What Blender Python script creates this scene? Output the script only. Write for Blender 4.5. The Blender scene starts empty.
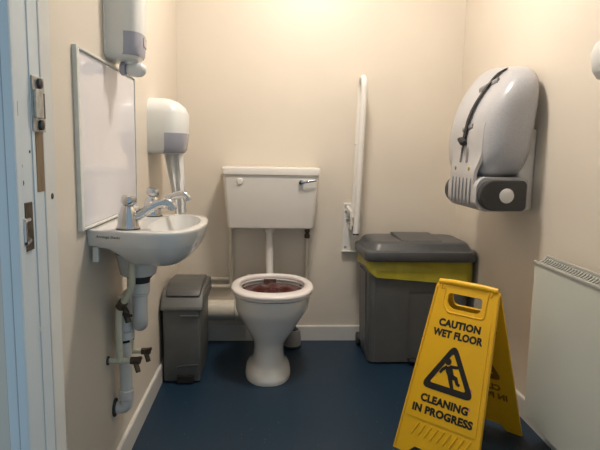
import bpy, bmesh, math, random
from math import sin, cos, pi, radians, sqrt
from mathutils import Vector, Matrix
from mathutils.bvhtree import BVHTree

random.seed(7)
S = bpy.context.scene
COL = S.collection

# ---------------------------------------------------------------- camera
YAW, PITCH, ROLL, FPX, CAMH = 3.462, 7.467, 1.0, 545.0, 1.08
y_, p_, r_ = radians(YAW), radians(PITCH), radians(ROLL)
fwd = Vector((sin(y_)*cos(p_), cos(y_)*cos(p_), -sin(p_)))
rgt = Vector((cos(y_), -sin(y_), 0)); upv = rgt.cross(fwd)
R_ = rgt*cos(r_) + upv*sin(r_); U_ = -rgt*sin(r_) + upv*cos(r_)
cd = bpy.data.cameras.new('camera'); cam = bpy.data.objects.new('camera', cd); COL.objects.link(cam)
cam.matrix_world = Matrix(((R_.x, U_.x, -fwd.x, 0), (R_.y, U_.y, -fwd.y, 0), (R_.z, U_.z, -fwd.z, CAMH), (0, 0, 0, 1)))
cd.sensor_fit = 'HORIZONTAL'; cd.sensor_width = 36.0; cd.lens = 36.0*FPX/600.0; cd.clip_start = 0.02
S.camera = cam

# ---------------------------------------------------------------- world (cool daylight of the corridor outside the doorway)
w = bpy.data.worlds.new('world'); S.world = w; w.use_nodes = True
w.node_tree.nodes['Background'].inputs[0].default_value = (0.65, 0.845, 1.0, 1)
w.node_tree.nodes['Background'].inputs[1].default_value = 0.47

LAMP = (0.28, 2.12, 2.42)        # ceiling lamp position; its glowing dome is built with the lamp below
LAMP_STRENGTH, LAMP_COL = 122.0, (1.0, 0.91, 0.81, 1)

S.view_settings.view_transform = 'Standard'; S.view_settings.look = 'None'
S.view_settings.exposure = 0.0; S.view_settings.gamma = 1.0; S.view_settings.use_curve_mapping = False

# ---------------------------------------------------------------- materials
def mat(name, col, rough=0.5, metal=0.0, spec=0.5, var=0.0, scale=8.0, bump=0.0, bscale=60.0, coat=0.0, stretch=(1, 1, 1), col2=None):
    m = bpy.data.materials.new(name); m.use_nodes = True
    nt = m.node_tree; b = nt.nodes['Principled BSDF']
    b.inputs['Roughness'].default_value = rough; b.inputs['Metallic'].default_value = metal
    b.inputs['Specular IOR Level'].default_value = spec; b.inputs['Coat Weight'].default_value = coat
    tc = nt.nodes.new('ShaderNodeTexCoord'); mp = nt.nodes.new('ShaderNodeMapping'); mp.inputs['Scale'].default_value = stretch
    nt.links.new(tc.outputs['Object'], mp.inputs['Vector'])
    no = nt.nodes.new('ShaderNodeTexNoise'); no.inputs['Scale'].default_value = scale; no.inputs['Detail'].default_value = 4
    nt.links.new(mp.outputs['Vector'], no.inputs['Vector'])
    cr = nt.nodes.new('ShaderNodeValToRGB')
    c2 = col2 if col2 else tuple(c*(1-var) for c in col)
    cr.color_ramp.elements[0].position = 0.35; cr.color_ramp.elements[1].position = 0.65
    cr.color_ramp.elements[0].color = (*c2, 1); cr.color_ramp.elements[1].color = (*col, 1)
    nt.links.new(no.outputs['Fac'], cr.inputs['Fac']); nt.links.new(cr.outputs['Color'], b.inputs['Base Color'])
    if bump:
        n2 = nt.nodes.new('ShaderNodeTexNoise'); n2.inputs['Scale'].default_value = bscale; n2.inputs['Detail'].default_value = 3
        nt.links.new(mp.outputs['Vector'], n2.inputs['Vector'])
        bp = nt.nodes.new('ShaderNodeBump'); bp.inputs['Strength'].default_value = bump; bp.inputs['Distance'].default_value = 0.004
        nt.links.new(n2.outputs['Fac'], bp.inputs['Height']); nt.links.new(bp.outputs['Normal'], b.inputs['Normal'])
    return m

M = {}
M['wall'] = mat('cream wall paint', (0.71, 0.64, 0.545), 0.40, var=0.03, scale=3, bump=0.05, bscale=90)
M['ceil'] = mat('white ceiling paint', (0.72, 0.70, 0.66), 0.8, var=0.03)
M['skirt'] = mat('white gloss skirting', (0.66, 0.64, 0.60), 0.35, var=0.05, scale=12)
M['frame'] = mat('daylight-tinted gloss door frame', (0.70, 0.76, 0.78), 0.32, var=0.07, scale=9, stretch=(1, 1, .3), bump=.06, bscale=50)  # white gloss paint; bluish cast of the doorway daylight mixed into the colour
M['framew'] = mat('white door frame edge', (0.76, 0.75, 0.70), 0.42, var=0.05, scale=9)
M['bare'] = mat('bare wood', (0.30, 0.20, 0.11), 0.8, var=0.4, scale=40, stretch=(1, 1, .15))
M['steel'] = mat('worn steel plate', (0.52, 0.53, 0.52), 0.42, 0.85, var=0.35, scale=60)
M['dark'] = mat('dark screw', (0.09, 0.09, 0.09), 0.5, 0.6, var=0.3)
M['chrome'] = mat('chrome', (0.60, 0.60, 0.60), 0.09, 1.0, var=0.05)
M['ceramic'] = mat('white vitreous china', (0.72, 0.71, 0.68), 0.12, var=0.02, coat=0.3)
M['cist'] = mat('off white cistern ceramic', (0.74, 0.71, 0.66), 0.2, var=0.02, coat=.2)
M['seat'] = mat('white seat plastic', (0.80, 0.75, 0.73), 0.25, var=0.02)
M['maroon'] = mat('maroon brown murk', (0.11, 0.018, 0.018), 0.22, var=0, col2=(0.035, 0.012, 0.008), scale=22, bump=.4, bscale=35)
M['stain'] = mat('brown stain', (0.15, 0.08, 0.06), 0.5, var=0.5, scale=60)
M['plwhite'] = mat('white plastic', (0.74, 0.72, 0.68), 0.3, var=0.03)
M['dispw'] = mat('white dispenser plastic', (0.72, 0.73, 0.71), 0.28, var=0.02)
M['dispg'] = mat('lilac grey tinted plastic', (0.38, 0.39, 0.46), 0.2, var=0.06, scale=14)
M['pinkish'] = mat('pale soap level', (0.50, 0.44, 0.45), 0.25, var=0.03)
M['tissue'] = mat('white tissue', (0.84, 0.83, 0.80), 0.9, var=0.05, scale=30, bump=.4, bscale=40)
M['board'] = mat('white splashback sheet', (0.74, 0.72, 0.75), 0.09, var=0.03, scale=4, spec=.6)
M['alu'] = mat('satin aluminium', (0.74, 0.75, 0.70), 0.42, 0.0, var=0.08, scale=30)
M['pipew'] = mat('white waste pipe plastic', (0.68, 0.68, 0.66), 0.35, var=0.06, scale=20)
M['pipec'] = mat('cream painted pipe', (0.66, 0.64, 0.50), 0.4, var=0.10, scale=20)
M['pipewall'] = mat('wall painted pipe', (0.70, 0.64, 0.53), 0.4, var=0.05, scale=20)
M['brass'] = mat('tarnished brass', (0.13, 0.10, 0.07), 0.45, 0.7, var=0.4, scale=50)
M['rubber'] = mat('black rubber', (0.025, 0.025, 0.027), 0.55, var=0.3)
M['strap'] = mat('black webbing', (0.016, 0.016, 0.018), 0.7, var=0.3, bump=.3, bscale=300)
M['bing'] = mat('grey bin plastic', (0.115, 0.119, 0.118), 0.42, var=0.10, scale=10, bump=.06, bscale=200)
M['bind'] = mat('darker grey lid plastic', (0.072, 0.076, 0.080), 0.36, var=0.12, scale=10, bump=.06, bscale=200)
M['sang'] = mat('grey sanitary bin plastic', (0.115, 0.118, 0.114), 0.45, var=0.10, scale=14)
M['sanlid'] = mat('dark grey flap plastic', (0.085, 0.085, 0.082), 0.4, var=0.15, scale=14)
M['liner'] = mat('yellow bag film', (0.44, 0.38, 0.03), 0.32, var=0.18, scale=12, bump=.6, bscale=22, stretch=(1, 1, .4))
M['yellow'] = mat('yellow sign plastic', (0.86, 0.475, 0.010), 0.36, var=0.05, scale=7)
M['ink'] = mat('black print', (0.012, 0.011, 0.010), 0.5, var=0.2)
M['inkthru'] = mat('brown show-through print', (0.24, 0.12, 0.01), 0.5, var=0.15, scale=30)
M['pink'] = mat('pink mark', (0.75, 0.25, 0.40), 0.6, var=0.2)
M['seatg'] = mat('pale grey speckled plastic', (0.45, 0.45, 0.47), 0.28, var=0.10, scale=160)
M['seatl'] = mat('pale grey hinge plastic', (0.47, 0.46, 0.46), 0.38, var=0.04)
M['seatd'] = mat('charcoal plastic', (0.036, 0.037, 0.040), 0.4, var=0.15)
M['slot'] = mat('mid grey slot', (0.22, 0.22, 0.23), 0.5, var=0.1)
M['rad'] = mat('cream radiator enamel', (0.63, 0.65, 0.58), 0.3, var=0.03, scale=3)
M['radg'] = mat('grey radiator grille', (0.42, 0.42, 0.38), 0.4, var=0.06)
M['shade'] = mat('dark cavity', (0.05, 0.05, 0.045), 0.8, var=0.1)
M['brushg'] = mat('grey brush pot', (0.24, 0.23, 0.22), 0.5, var=0.1)

def floor_mat():
    m = bpy.data.materials.new('blue speckled safety vinyl'); m.use_nodes = True
    nt = m.node_tree; b = nt.nodes['Principled BSDF']; b.inputs['Roughness'].default_value = 0.42
    b.inputs['Specular IOR Level'].default_value = 0.35
    tc = nt.nodes.new('ShaderNodeTexCoord')
    no = nt.nodes.new('ShaderNodeTexNoise'); no.inputs['Scale'].default_value = 5; no.inputs['Detail'].default_value = 5
    nt.links.new(tc.outputs['Object'], no.inputs['Vector'])
    cr = nt.nodes.new('ShaderNodeValToRGB'); cr.color_ramp.elements[0].color = (0.008, 0.025, 0.049, 1); cr.color_ramp.elements[1].color = (0.011, 0.032, 0.061, 1)
    nt.links.new(no.outputs['Fac'], cr.inputs['Fac'])
    vo = nt.nodes.new('ShaderNodeTexVoronoi'); vo.inputs['Scale'].default_value = 55
    nt.links.new(tc.outputs['Object'], vo.inputs['Vector'])
    lt = nt.nodes.new('ShaderNodeMath'); lt.operation = 'LESS_THAN'; lt.inputs[1].default_value = 0.085
    nt.links.new(vo.outputs['Distance'], lt.inputs[0])
    sp = nt.nodes.new('ShaderNodeSeparateColor'); nt.links.new(vo.outputs['Color'], sp.inputs[0])
    gt = nt.nodes.new('ShaderNodeMath'); gt.operation = 'GREATER_THAN'; gt.inputs[1].default_value = 0.86
    nt.links.new(sp.outputs[0], gt.inputs[0])
    mu = nt.nodes.new('ShaderNodeMath'); mu.operation = 'MULTIPLY'
    nt.links.new(lt.outputs[0], mu.inputs[0]); nt.links.new(gt.outputs[0], mu.inputs[1])
    mx = nt.nodes.new('ShaderNodeMixRGB'); mx.inputs[2].default_value = (0.30, 0.36, 0.42, 1)
    nt.links.new(mu.outputs[0], mx.inputs[0]); nt.links.new(cr.outputs[0], mx.inputs[1]); nt.links.new(mx.outputs[0], b.inputs['Base Color'])
    return m
M['floor'] = floor_mat()

# ---------------------------------------------------------------- helpers
def link(name, me, m, parent=None, loc=(0, 0, 0), rot=(0, 0, 0), smooth=True, ang=38):
    if m is not None:
        me.materials.clear(); me.materials.append(M[m] if isinstance(m, str) else m)
    if smooth and not me.get('flat'):
        me.polygons.foreach_set('use_smooth', [True]*len(me.polygons)); me.set_sharp_from_angle(angle=radians(ang))
    o = bpy.data.objects.new(name, me); COL.objects.link(o)
    o.location = loc; o.rotation_euler = rot
    if parent: o.parent = parent
    return o
def tag(o, label=None, cat=None, group=None, kind=None):
    if label: o['label'] = label
    if cat: o['category'] = cat
    if group: o['group'] = group
    if kind: o['kind'] = kind
    return o
def thing(name, label, cat, loc=(0, 0, 0), rot=(0, 0, 0), group=None):
    o = bpy.data.objects.new(name, None); COL.objects.link(o); o.location = loc; o.rotation_euler = rot; o.empty_display_size = 0.05
    return tag(o, label, cat, group)
def mesh(v, f, name='m'):
    me = bpy.data.meshes.new(name); me.from_pydata([tuple(x) for x in v], [], f)
    bm = bmesh.new(); bm.from_mesh(me); bmesh.ops.recalc_face_normals(bm, faces=bm.faces); bm.to_mesh(me); bm.free()
    return me
def box(x0, x1, y0, y1, z0, z1, bev=0.0, seg=2):
    bm = bmesh.new(); bmesh.ops.create_cube(bm, size=1)
    for v in bm.verts: v.co = Vector(((x0+x1)/2+v.co.x*(x1-x0), (y0+y1)/2+v.co.y*(y1-y0), (z0+z1)/2+v.co.z*(z1-z0)))
    if bev: bmesh.ops.bevel(bm, geom=bm.edges[:], offset=bev, segments=seg, affect='EDGES', profile=.5)
    me = bpy.data.meshes.new('box'); bm.to_mesh(me); bm.free(); me['flat'] = 1; return me
def boxes(lst, bev=0):
    bm = bmesh.new()
    for b in lst:
        m = box(*b, bev=bev); bm.from_mesh(m); bpy.data.meshes.remove(m)
    me = bpy.data.meshes.new('boxes'); bm.to_mesh(me); bm.free(); me['flat'] = 1; return me
def loft(rings, cap0=True, cap1=True, closed=True):
    n = len(rings[0]); v = [p for r in rings for p in r]; f = []
    for i in range(len(rings)-1):
        for j in range(n if closed else n-1):
            k = (j+1) % n; f.append((i*n+j, i*n+k, (i+1)*n+k, (i+1)*n+j))
    if cap0: f.append(tuple(range(n-1, -1, -1)))
    if cap1: f.append(tuple((len(rings)-1)*n+j for j in range(n)))
    return mesh(v, f)
def rrect(cx, cy, w, d, r, z, n=6):
    pts = []; r = min(r, w/2-1e-4, d/2-1e-4)
    for (sx, sy, a0) in ((1, 1, 0), (-1, 1, 90), (-1, -1, 180), (1, -1, 270)):
        for i in range(n+1):
            a = radians(a0+90*i/n); pts.append((cx+sx*(w/2-r)+r*cos(a), cy+sy*(d/2-r)+r*sin(a), z))
    return pts
def smoothpath(pts, rad=0.03, n=6):
    P = [Vector(p) for p in pts]; out = [P[0]]
    for i in range(1, len(P)-1):
        a, b, c = P[i-1], P[i], P[i+1]
        d1 = (a-b); d2 = (c-b); r = min(rad, d1.length*.48, d2.length*.48)
        s = b+d1.normalized()*r; e = b+d2.normalized()*r
        for k in range(n+1):
            t = k/n; out.append(s*(1-t)**2+b*2*t*(1-t)+e*t*t)
    out.append(P[-1]); return out
def tube(pts, r, n=14, sect=None):
    """sweep; r a float or list per point; sect optional (a,b) multipliers"""
    P = [Vector(p) for p in pts]; rs = r if isinstance(r, (list, tuple)) else [r]*len(P)
    T = []
    for i in range(len(P)):
        a = P[max(i-1, 0)]; b = P[min(i+1, len(P)-1)]; T.append((b-a).normalized())
    up = Vector((0, 0, 1)) if abs(T[0].z) < .9 else Vector((1, 0, 0))
    N = (up - T[0]*up.dot(T[0])).normalized(); rings = []
    for i, p in enumerate(P):
        N = (N - T[i]*N.dot(T[i])).normalized(); B = T[i].cross(N)
        sa, sb = sect if sect else (1, 1)
        rings.append([p+N*(cos(2*pi*k/n)*rs[i]*sa)+B*(sin(2*pi*k/n)*rs[i]*sb) for k in range(n)])
    return loft(rings)
def lathe(prof, n=28, axis='Z', o=(0, 0, 0)):
    rings = []
    for (r, h) in prof:
        ring = []
        for k in range(n):
            a = 2*pi*k/n
            if axis == 'Z': p = (o[0]+r*cos(a), o[1]+r*sin(a), o[2]+h)
            elif axis == 'Y': p = (o[0]+r*cos(a), o[1]+h, o[2]+r*sin(a))
            else: p = (o[0]+h, o[1]+r*cos(a), o[2]+r*sin(a))
            ring.append(p)
        rings.append(ring)
    return loft(rings)
def text_mesh(body, size, bold=0.0, shear=0.0, spacing=1.0):
    c = bpy.data.curves.new('t', 'FONT'); c.body = body; c.size = size; c.align_x = 'CENTER'; c.align_y = 'CENTER'
    c.offset = bold; c.shear = shear; c.extrude = 0.0004; c.resolution_u = 4; c.space_character = spacing
    o = bpy.data.objects.new('t', c); COL.objects.link(o); bpy.context.view_layer.update()
    me = bpy.data.meshes.new_from_object(o.evaluated_get(bpy.context.evaluated_depsgraph_get()))
    bpy.data.objects.remove(o); bpy.data.curves.remove(c); return me

# ---------------------------------------------------------------- the setting
D, XL, XR, YF, ZC = 3.067, -0.497, 1.08, 1.124, 2.42
def struct(name, me, m, label, smooth=False): return tag(link(name, me, m, smooth=smooth), label, kind='structure')
struct('floor', box(-1.2, 1.9, 0.2, D+.1, -.08, 0), 'floor', 'dark blue speckled vinyl floor')
struct('wall_back', box(XL-.1, XR+.1, D, D+.1, 0, ZC), 'wall', 'cream painted wall behind the toilet')
struct('wall_left', box(XL-.1, XL, YF-.01, D, 0, ZC), 'wall', 'cream painted wall behind the washbasin')
struct('wall_right', box(XR, XR+.1, YF-.01, D, 0, ZC), 'wall', 'cream painted wall behind the radiator')
struct('wall_front', boxes([(XL-.6, -.447, .927, YF-.012, 0, ZC), (.80, XR+.6, .927, YF-.012, 0, ZC), (-.447, .80, .927, YF-.012, 2.1, ZC)]), 'wall', 'wall around the open doorway')
struct('ceiling', box(XL-.1, XR+.1, .92, D+.1, ZC, ZC+.08), 'ceil', 'white painted ceiling')

SK = 0.088
def skirt(name, a, b, nrm, label):
    a = Vector(a); b = Vector(b); n = Vector(nrm)
    prof = [(0, 0), (.011, 0), (.011, SK-.006), (.008, SK-.001), (.004, SK), (0, SK)]
    rings = [[p+n*d+Vector((0, 0, z)) for d, z in prof] for p in (a, b)]
    struct(name, loft(rings), 'skirt', label)
skirt('baseboard_back', (XL, D, 0), (XR, D, 0), (0, -1, 0), 'white skirting board along the back wall')
skirt('baseboard_left', (XL, YF, 0), (XL, D-.011, 0), (1, 0, 0), 'white skirting board along the left wall')
skirt('baseboard_right', (XR, YF, 0), (XR, D-.011, 0), (-1, 0, 0), 'white skirting board along the right wall')

# door frame on the left with old latch plates
XJ = -0.43
df = tag(link('door_1', box(-.447, XJ, .925, YF, 0, 2.1, .003), 'frame', ang=30), 'white painted door frame, tinted blue for daylight, with worn metal latch plates', kind='structure')
link('door_stop', box(XJ, XJ+.017, .925, .945, 0, 2.1, .004), 'frame', df)
link('stop_step', box(XJ, XJ+.006, .945, .976, 0, 2.1, .002), 'frame', df)
link('edge_bead', box(XJ, XJ+.004, 1.074, YF+.004, 0, 2.1, .002), 'framew', df)
link('paint_strip', box(XJ, XJ+.002, 1.03, 1.0735, 0, 2.1, .0008), 'frame', df)
# upper latch: steel bracket with two dark fixings above a strip of bare wood
k1 = link('latch_plate', boxes([(XJ+.002, XJ+.005, 1.032, 1.086, 1.112, 1.212), (XJ+.005, XJ+.010, 1.034, 1.068, 1.136, 1.188)], .0012), 'steel', df)
for z in (1.200, 1.124): link('screw', lathe([(.002, 0), (.0095, .001), (.0095, .006), (.003, .008)], 12, 'X', (XJ+.004, 1.060, z)), 'dark', k1)
link('latch_hole', box(XJ+.005, XJ+.0062, 1.072, 1.084, 1.137, 1.184, .0004), 'dark', k1)
link('bare_wood_patch', box(XJ+.0012, XJ+.0032, 1.042, 1.087, 1.000, 1.111, .0008), 'bare', df)
link('bolt_hole', lathe([(.001, 0), (.006, .0005), (.006, .0015), (.001, .002)], 12, 'X', (XJ+.0035, 1.105, .988)), 'dark', df)
# lower latch: dark plate with bright looped keeper
k2 = link('keeper_plate', box(XJ+.0005, XJ+.004, 0.982, 1.014, .898, .985, .001), 'brass', df)
link('keeper_loop', tube(smoothpath([(XJ+.004, .995, .955), (XJ+.012, .958, .957), (XJ+.012, .958, .915), (XJ+.004, .995, .917)], .008, 4), .0042, 8), 'chrome', k2)
link('paint_chip', box(XJ+.0055, XJ+.0066, .955, .967, 1.135, 1.160, .0004), 'bare', df)
link('paint_chip', box(XJ+.0055, XJ+.0066, .957, .963, 1.03, 1.036, .0004), 'bare', df)
for (yy, zz, s) in ((.985, 1.05, .004), (.987, 1.02, .005), (1.02, 1.075, .003), (1.03, .74, .006)):
    link('paint_chip', lathe([(s*.3, 0), (s, .0004), (s*.6, .0012)], 7, 'X', (XJ, yy, zz)), 'shade' if zz > .9 else 'framew', df)

# ceiling lamp with a glowing opal dome
cl = thing('ceiling_lamp', 'round white ceiling lamp above the toilet', 'lamp', (LAMP[0], LAMP[1], ZC))
link('base', lathe([(.150, 0), (.155, -.004), (.155, -.030), (.14, -.034)], 36), 'plwhite', cl)
em = bpy.data.materials.new('glowing opal glass'); em.use_nodes = True
eb = em.node_tree.nodes['Principled BSDF']; eb.inputs['Base Color'].default_value = (.9, .88, .84, 1)
eb.inputs['Emission Color'].default_value = LAMP_COL; eb.inputs['Emission Strength'].default_value = LAMP_STRENGTH
link('diffuser', lathe([(.135*cos(a), -.034-.085*sin(a)) for a in [radians(d) for d in (0, 10, 20, 30, 40, 50, 60, 70, 80, 88)]], 36), em, cl, ang=60)

# ---------------------------------------------------------------- toilet pan
TX = 0.018
t = thing('toilet', 'white ceramic toilet pan with open seat holding maroon brown water', 'toilet', (TX, 2.6, 0))
def oval(hw, yf, yb, z, cx=0.0, n=40, ex=2.3):
    cy = (yf+yb)/2-2.6; hl = (yb-yf)/2; out = []
    for k in range(n):
        a = 2*pi*k/n; c, s = cos(a), sin(a)
        out.append((cx+hw*math.copysign(abs(c)**(2/ex), c), cy+hl*math.copysign(abs(s)**(2/ex), s), z))
    return out
def lerp_rings(keys, sub=4):
    """smooth interpolation of oval keys (hw,yf,yb,z,cx)"""
    out = []
    for i in range(len(keys)-1):
        p0 = keys[max(i-1, 0)]; p1 = keys[i]; p2 = keys[i+1]; p3 = keys[min(i+2, len(keys)-1)]
        for s in range(sub):
            u = s/sub
            out.append(tuple(.5*((2*b)+(-a+c)*u+(2*a-5*b+4*c-d)*u*u+(-a+3*b-3*c+d)*u**3) for a, b, c, d in zip(p0, p1, p2, p3)))
    out.append(keys[-1]); return out
keys = [(.112, 2.424, 2.80, 0, -.008), (.112, 2.424, 2.80, .016, -.008), (.107, 2.431, 2.80, .034, -.008), (.095, 2.444, 2.78, .052, -.007), (.083, 2.458, 2.76, .072, -.007), (.076, 2.464, 2.75, .10, -.006), (.073, 2.468, 2.75, .14, -.005), (.080, 2.466, 2.755, .175, -.003),
        (.097, 2.455, 2.77, .205, 0), (.117, 2.440, 2.79, .236, .002), (.145, 2.420, 2.82, .282, .004), (.174, 2.400, 2.86, .328, .006), (.184, 2.394, 2.875, .362, .009), (.187, 2.390, 2.885, .402, .010)]
rings = [oval(*k[:4], cx=k[4]) for k in lerp_rings(keys)]
rings += [oval(.184, 2.392, 2.883, .406, .010), oval(.166, 2.43, 2.855, .407, .010), oval(.163, 2.435, 2.85, .402, .010), oval(.160, 2.44, 2.845, .385, .01), oval(.13, 2.48, 2.82, .34, .01), oval(.09, 2.54, 2.77, .29, .01)]
pan = link('pan', loft(rings), 'ceramic', t, ang=60)
for s in (-1, 1): link('fixing_cap', lathe([(.013, 0), (.013, .006), (.008, .011), (.001, .013)], 14, 'Z', (s*.085-.008, -.06, .030)), 'plwhite', pan)
# back ledge and outlet
link('outlet_spigot', tube(smoothpath([(0, .14, .19), (0, .29, .20), (-.058, .37, .203)], .07, 8), .054, 18), 'ceramic', t)
link('back_ledge', loft([rrect(.0, .275, .20, .08, .035, z) for z in (.30, .385, .40)]), 'ceramic', t)
# seat ring (thick, slightly domed) in two layers
def ring_seat(z0, z1, grow):
    prof = []  # (blend outer->inner, z)
    secs = [(0.0, z0), (-.02, z0+(z1-z0)*.4), (.03, z0+(z1-z0)*.8), (.22, z1), (.60, z1+.001), (.9, z1-.003), (1.0, z0+(z1-z0)*.5), (1.0, z0)]
    R = []
    O = dict(hw=.199+grow, yf=2.378-grow, yb=2.868+grow*.3); I = dict(hw=.160, yf=2.468, yb=2.835)
    for b, z in secs:
        R.append(oval(O['hw']*(1-b)+I['hw']*b, O['yf']*(1-b)+I['yf']*b, O['yb']*(1-b)+I['yb']*b, z, .010, 48, 2.2))
    R.append(R[0]); return loft(R, False, False)
sr = link('seat', ring_seat(.4245, .4425, .001), 'seat', t, ang=50)
link('lower_ring', ring_seat(.4125, .4240, -.003), 'seat', sr, ang=50)
for bx_, by_ in ((-.15, -.09), (.17, -.09), (-.14, .14), (.16, .14)): link('seat_buffer', lathe([(.010, .4066), (.011, .408), (.011, .412), (.010, .413)], 10, 'Z', (bx_, by_, 0)), 'rubber', t)
for s in (-1, 1): link('hinge', tube([(s*.10-.02, .255, .425), (s*.10+.04, .255, .425)], .011, 12), 'seat', t)
# murky contents
n = 40; v = [(.01, .05, .412)]; f = []
for i in range(1, 9):
    for k in range(n):
        a = 2*pi*k/n; rr = i/8
        base = oval(.162*rr, 2.625-.188*rr, 2.625+.188*rr, 0, .01, n)[k]
        zz = .404 + .010*sin(base[0]*48+1)*cos(base[1]*31)*(1-rr**3)+.006*random.random()*(rr < .9) + .010*max(0, 1-((base[0]+.0)/.06)**2)*(1-rr) - .004*rr**4
        v.append((base[0], base[1], zz))
for k in range(n):
    f.append((0, 1+k, 1+(k+1) % n))
    for i in range(7): f.append((1+i*n+k, 1+(i+1)*n+k, 1+(i+1)*n+(k+1) % n, 1+i*n+(k+1) % n))
link('murky_contents', mesh(v, f), 'maroon', t, ang=80)
link('stain', box(-.034, .032, .222, .229, .398, .4195, .001), 'stain', t)

# ---------------------------------------------------------------- cistern
c = thing('cistern', 'off-white low-level cistern on the back wall above the toilet', 'cistern', (0.018, D, .677))
W1, W0 = .520, .464
zs = [0, .006, .02, .29]; ws = [W0-.02, W0-.004, W0, W1-.012]; ds = [.165, .178, .182, .196]
link('tank', loft([rrect(0, -.002-d/2, w_, d, .022, z) for z, w_, d in zip(zs, ws, ds)]), 'cist', c)
link('lid', loft([rrect(0, -.002-d/2, w_, d, .022, z) for z, w_, d in ((.288, W1-.004, .200), (.290, W1, .204), (.318, W1+.004, .206), (.326, W1, .202), (.330, W1-.02, .186))]), 'cist', c)
yf = -.196
lv = link('flush_lever', lathe([(.014, .012), (.014, -.010), (.010, -.016)], 20, 'Y', (.158, yf+.002, .252)), 'chrome', c)
link('lever_boss', lathe([(.008, 0), (.009, -.006), (.004, -.009)], 14, 'Y', (.154, yf-.014, .2515)), 'rubber', lv)
link('lever_arm', tube([(.158, yf-.020, .252), (.185, yf-.023, .257), (.212, yf-.023, .261), (.236, yf-.021, .263)], [.007, .0065, .006, .004], 10, (1, .6)), 'chrome', lv)
link('plug_button', lathe([(.018, .006), (.018, -.004), (.014, -.008), (.002, -.009)], 20, 'Y', (-.163, yf+.001, .254)), 'cist', c)
fp = thing('flush_pipe', 'white plastic flush pipe dropping from the cistern to the toilet', 'pipe', (.014, D-.105, .42))
link('tube', tube(smoothpath([(0, 0, .256), (0, 0, .06), (.002, -.01, -.008), (.002, -.045, -.030)], .05, 6), .0205, 18), 'plwhite', fp)
link('pipe_nut', lathe([(.026, 0), (.029, -.004), (.029, -.024), (.024, -.03)], 10, 'Z', (0, 0, .2565)), 'plwhite', fp)

# ---------------------------------------------------------------- pipes on the back wall
pl = thing('overflow_pipe', 'thin wall-coloured pipe dropping from the left end of the cistern', 'pipe', (-.203, D-.018, .44))
link('tube', tube(smoothpath([(0, 0, .234), (0, 0, -.074), (-.0, 0, -.116), (-.20, 0, -.116)], .02, 5), .011, 12), 'pipewall', pl)
link('elbow', lathe([(.013, .0), (.014, .004), (.014, .028), (.013, .032)], 14, 'Z', (0, 0, .20)), 'pipewall', pl)
hp = thing('horizontal_pipe', 'thin wall-coloured pipe running level behind the sanitary bin', 'pipe', (-.362, D-.012, .366))
link('tube', tube([(-.133, 0, 0), (.145, 0, 0)], .0105, 12), 'pipewall', hp)
link('pipe_clip', box(-.06, -.045, -.012, .012, -.014, .014, .002), 'plwhite', hp)
pr = thing('inlet_pipe', 'thin painted water pipe with brass valve below the right end of the cistern', 'pipe', (.226, D-.020, .30))
link('tube', tube(smoothpath([(0, 0, .376), (0, 0, .10), (-.006, 0, .01), (-.02, .01, -.02)], .03, 5), .0095, 12), 'pipewall', pr)
iv = link('isolating_valve', lathe([(.012, 0), (.016, .004), (.016, .020), (.011, .024), (.011, .034), (.015, .038), (.015, .052), (.011, .056)], 8, 'Z', (0, 0, .305)), 'brass', pr)
link('screw_head', lathe([(.006, 0), (.006, -.006), (.003, -.008)], 10, 'Y', (0, -.012, .332)), 'dark', iv)
sp = thing('soil_pipe', 'fat cream soil pipe lying level between the sanitary bin and toilet', 'pipe', (-.25, D-.078, .203))
link('tube', tube([(-.235, 0, 0), (.15, 0, 0)], .057, 24), 'pipewall', sp)
link('socket', tube([(.07, 0, 0), (.075, 0, 0), (.15, 0, 0), (.155, 0, 0)], [.058, .064, .064, .058], 24), 'pipewall', sp)
for x in (-.19, .04): link('pipe_bracket', box(x-.012, x+.012, .03, .0775, -.06, .03, .003), 'plwhite', sp)

# ---------------------------------------------------------------- brush pot
bp = thing('toilet_brush_holder', 'small grey cup-shaped toilet brush holder behind the toilet', 'brush holder', (.145, 2.957, 0))
link('pot', lathe([(.050, .004), (.050, .05), (.046, .085), (.042, .10), (.036, .10), (.038, .06), (.03, .03)], 28), 'brushg', bp)
link('base_ring', lathe([(.051, 0), (.053, .003), (.053, .012), (.050, .014)], 28), 'rubber', bp)
link('brush_head', lathe([(.012, .035), (.028, .04), (.030, .10), (.022, .118), (.009, .125)], 18), 'rubber', bp)

# ---------------------------------------------------------------- sanitary bin
sb = thing('sanitary_bin', 'slim grey sanitary bin with sloping flap lid in the left corner', 'bin', (-.392, 2.465, 0))
def side(prof, x0, x1, bev=.01):
    """profile in (y,z) extruded along x with bevelled edges"""
    bm = bmesh.new(); vs = [bm.verts.new((x0, y, z)) for y, z in prof]; fc = bm.faces.new(vs)
    r = bmesh.ops.extrude_face_region(bm, geom=[fc]); bmesh.ops.translate(bm, vec=(x1-x0, 0, 0), verts=[g for g in r['geom'] if isinstance(g, bmesh.types.BMVert)])
    bmesh.ops.recalc_face_normals(bm, faces=bm.faces)
    if bev: bmesh.ops.bevel(bm, geom=bm.edges[:], offset=bev, segments=3, affect='EDGES', profile=.5, clamp_overlap=True)
    me = bpy.data.meshes.new('side'); bm.to_mesh(me); bm.free(); return me
link('body', side([(0.008, .006), (.0, .355), (.385, .38), (.36, .006)], -.085, .083, .008), 'sang', sb)
link('lid', side([(-.007, .350), (-.007, .366), (.04, .418), (.09, .440), (.39, .428), (.40, .36)], -.096, .097, .011), 'sang', sb)
link('flap', side([(.022, .412), (.05, .440), (.10, .462), (.16, .468), (.30, .458), (.34, .436), (.09, .430)], -.078, .086, .012), 'sanlid', sb)
link('handle_lip', box(-.005, .080, -.006, .004, .322, .332, .003), 'sang', sb)
link('side_band', side([(.02, .365), (.05, .412), (.36, .410), (.38, .365)], .0955, .102, .003), 'sanlid', sb)
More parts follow.
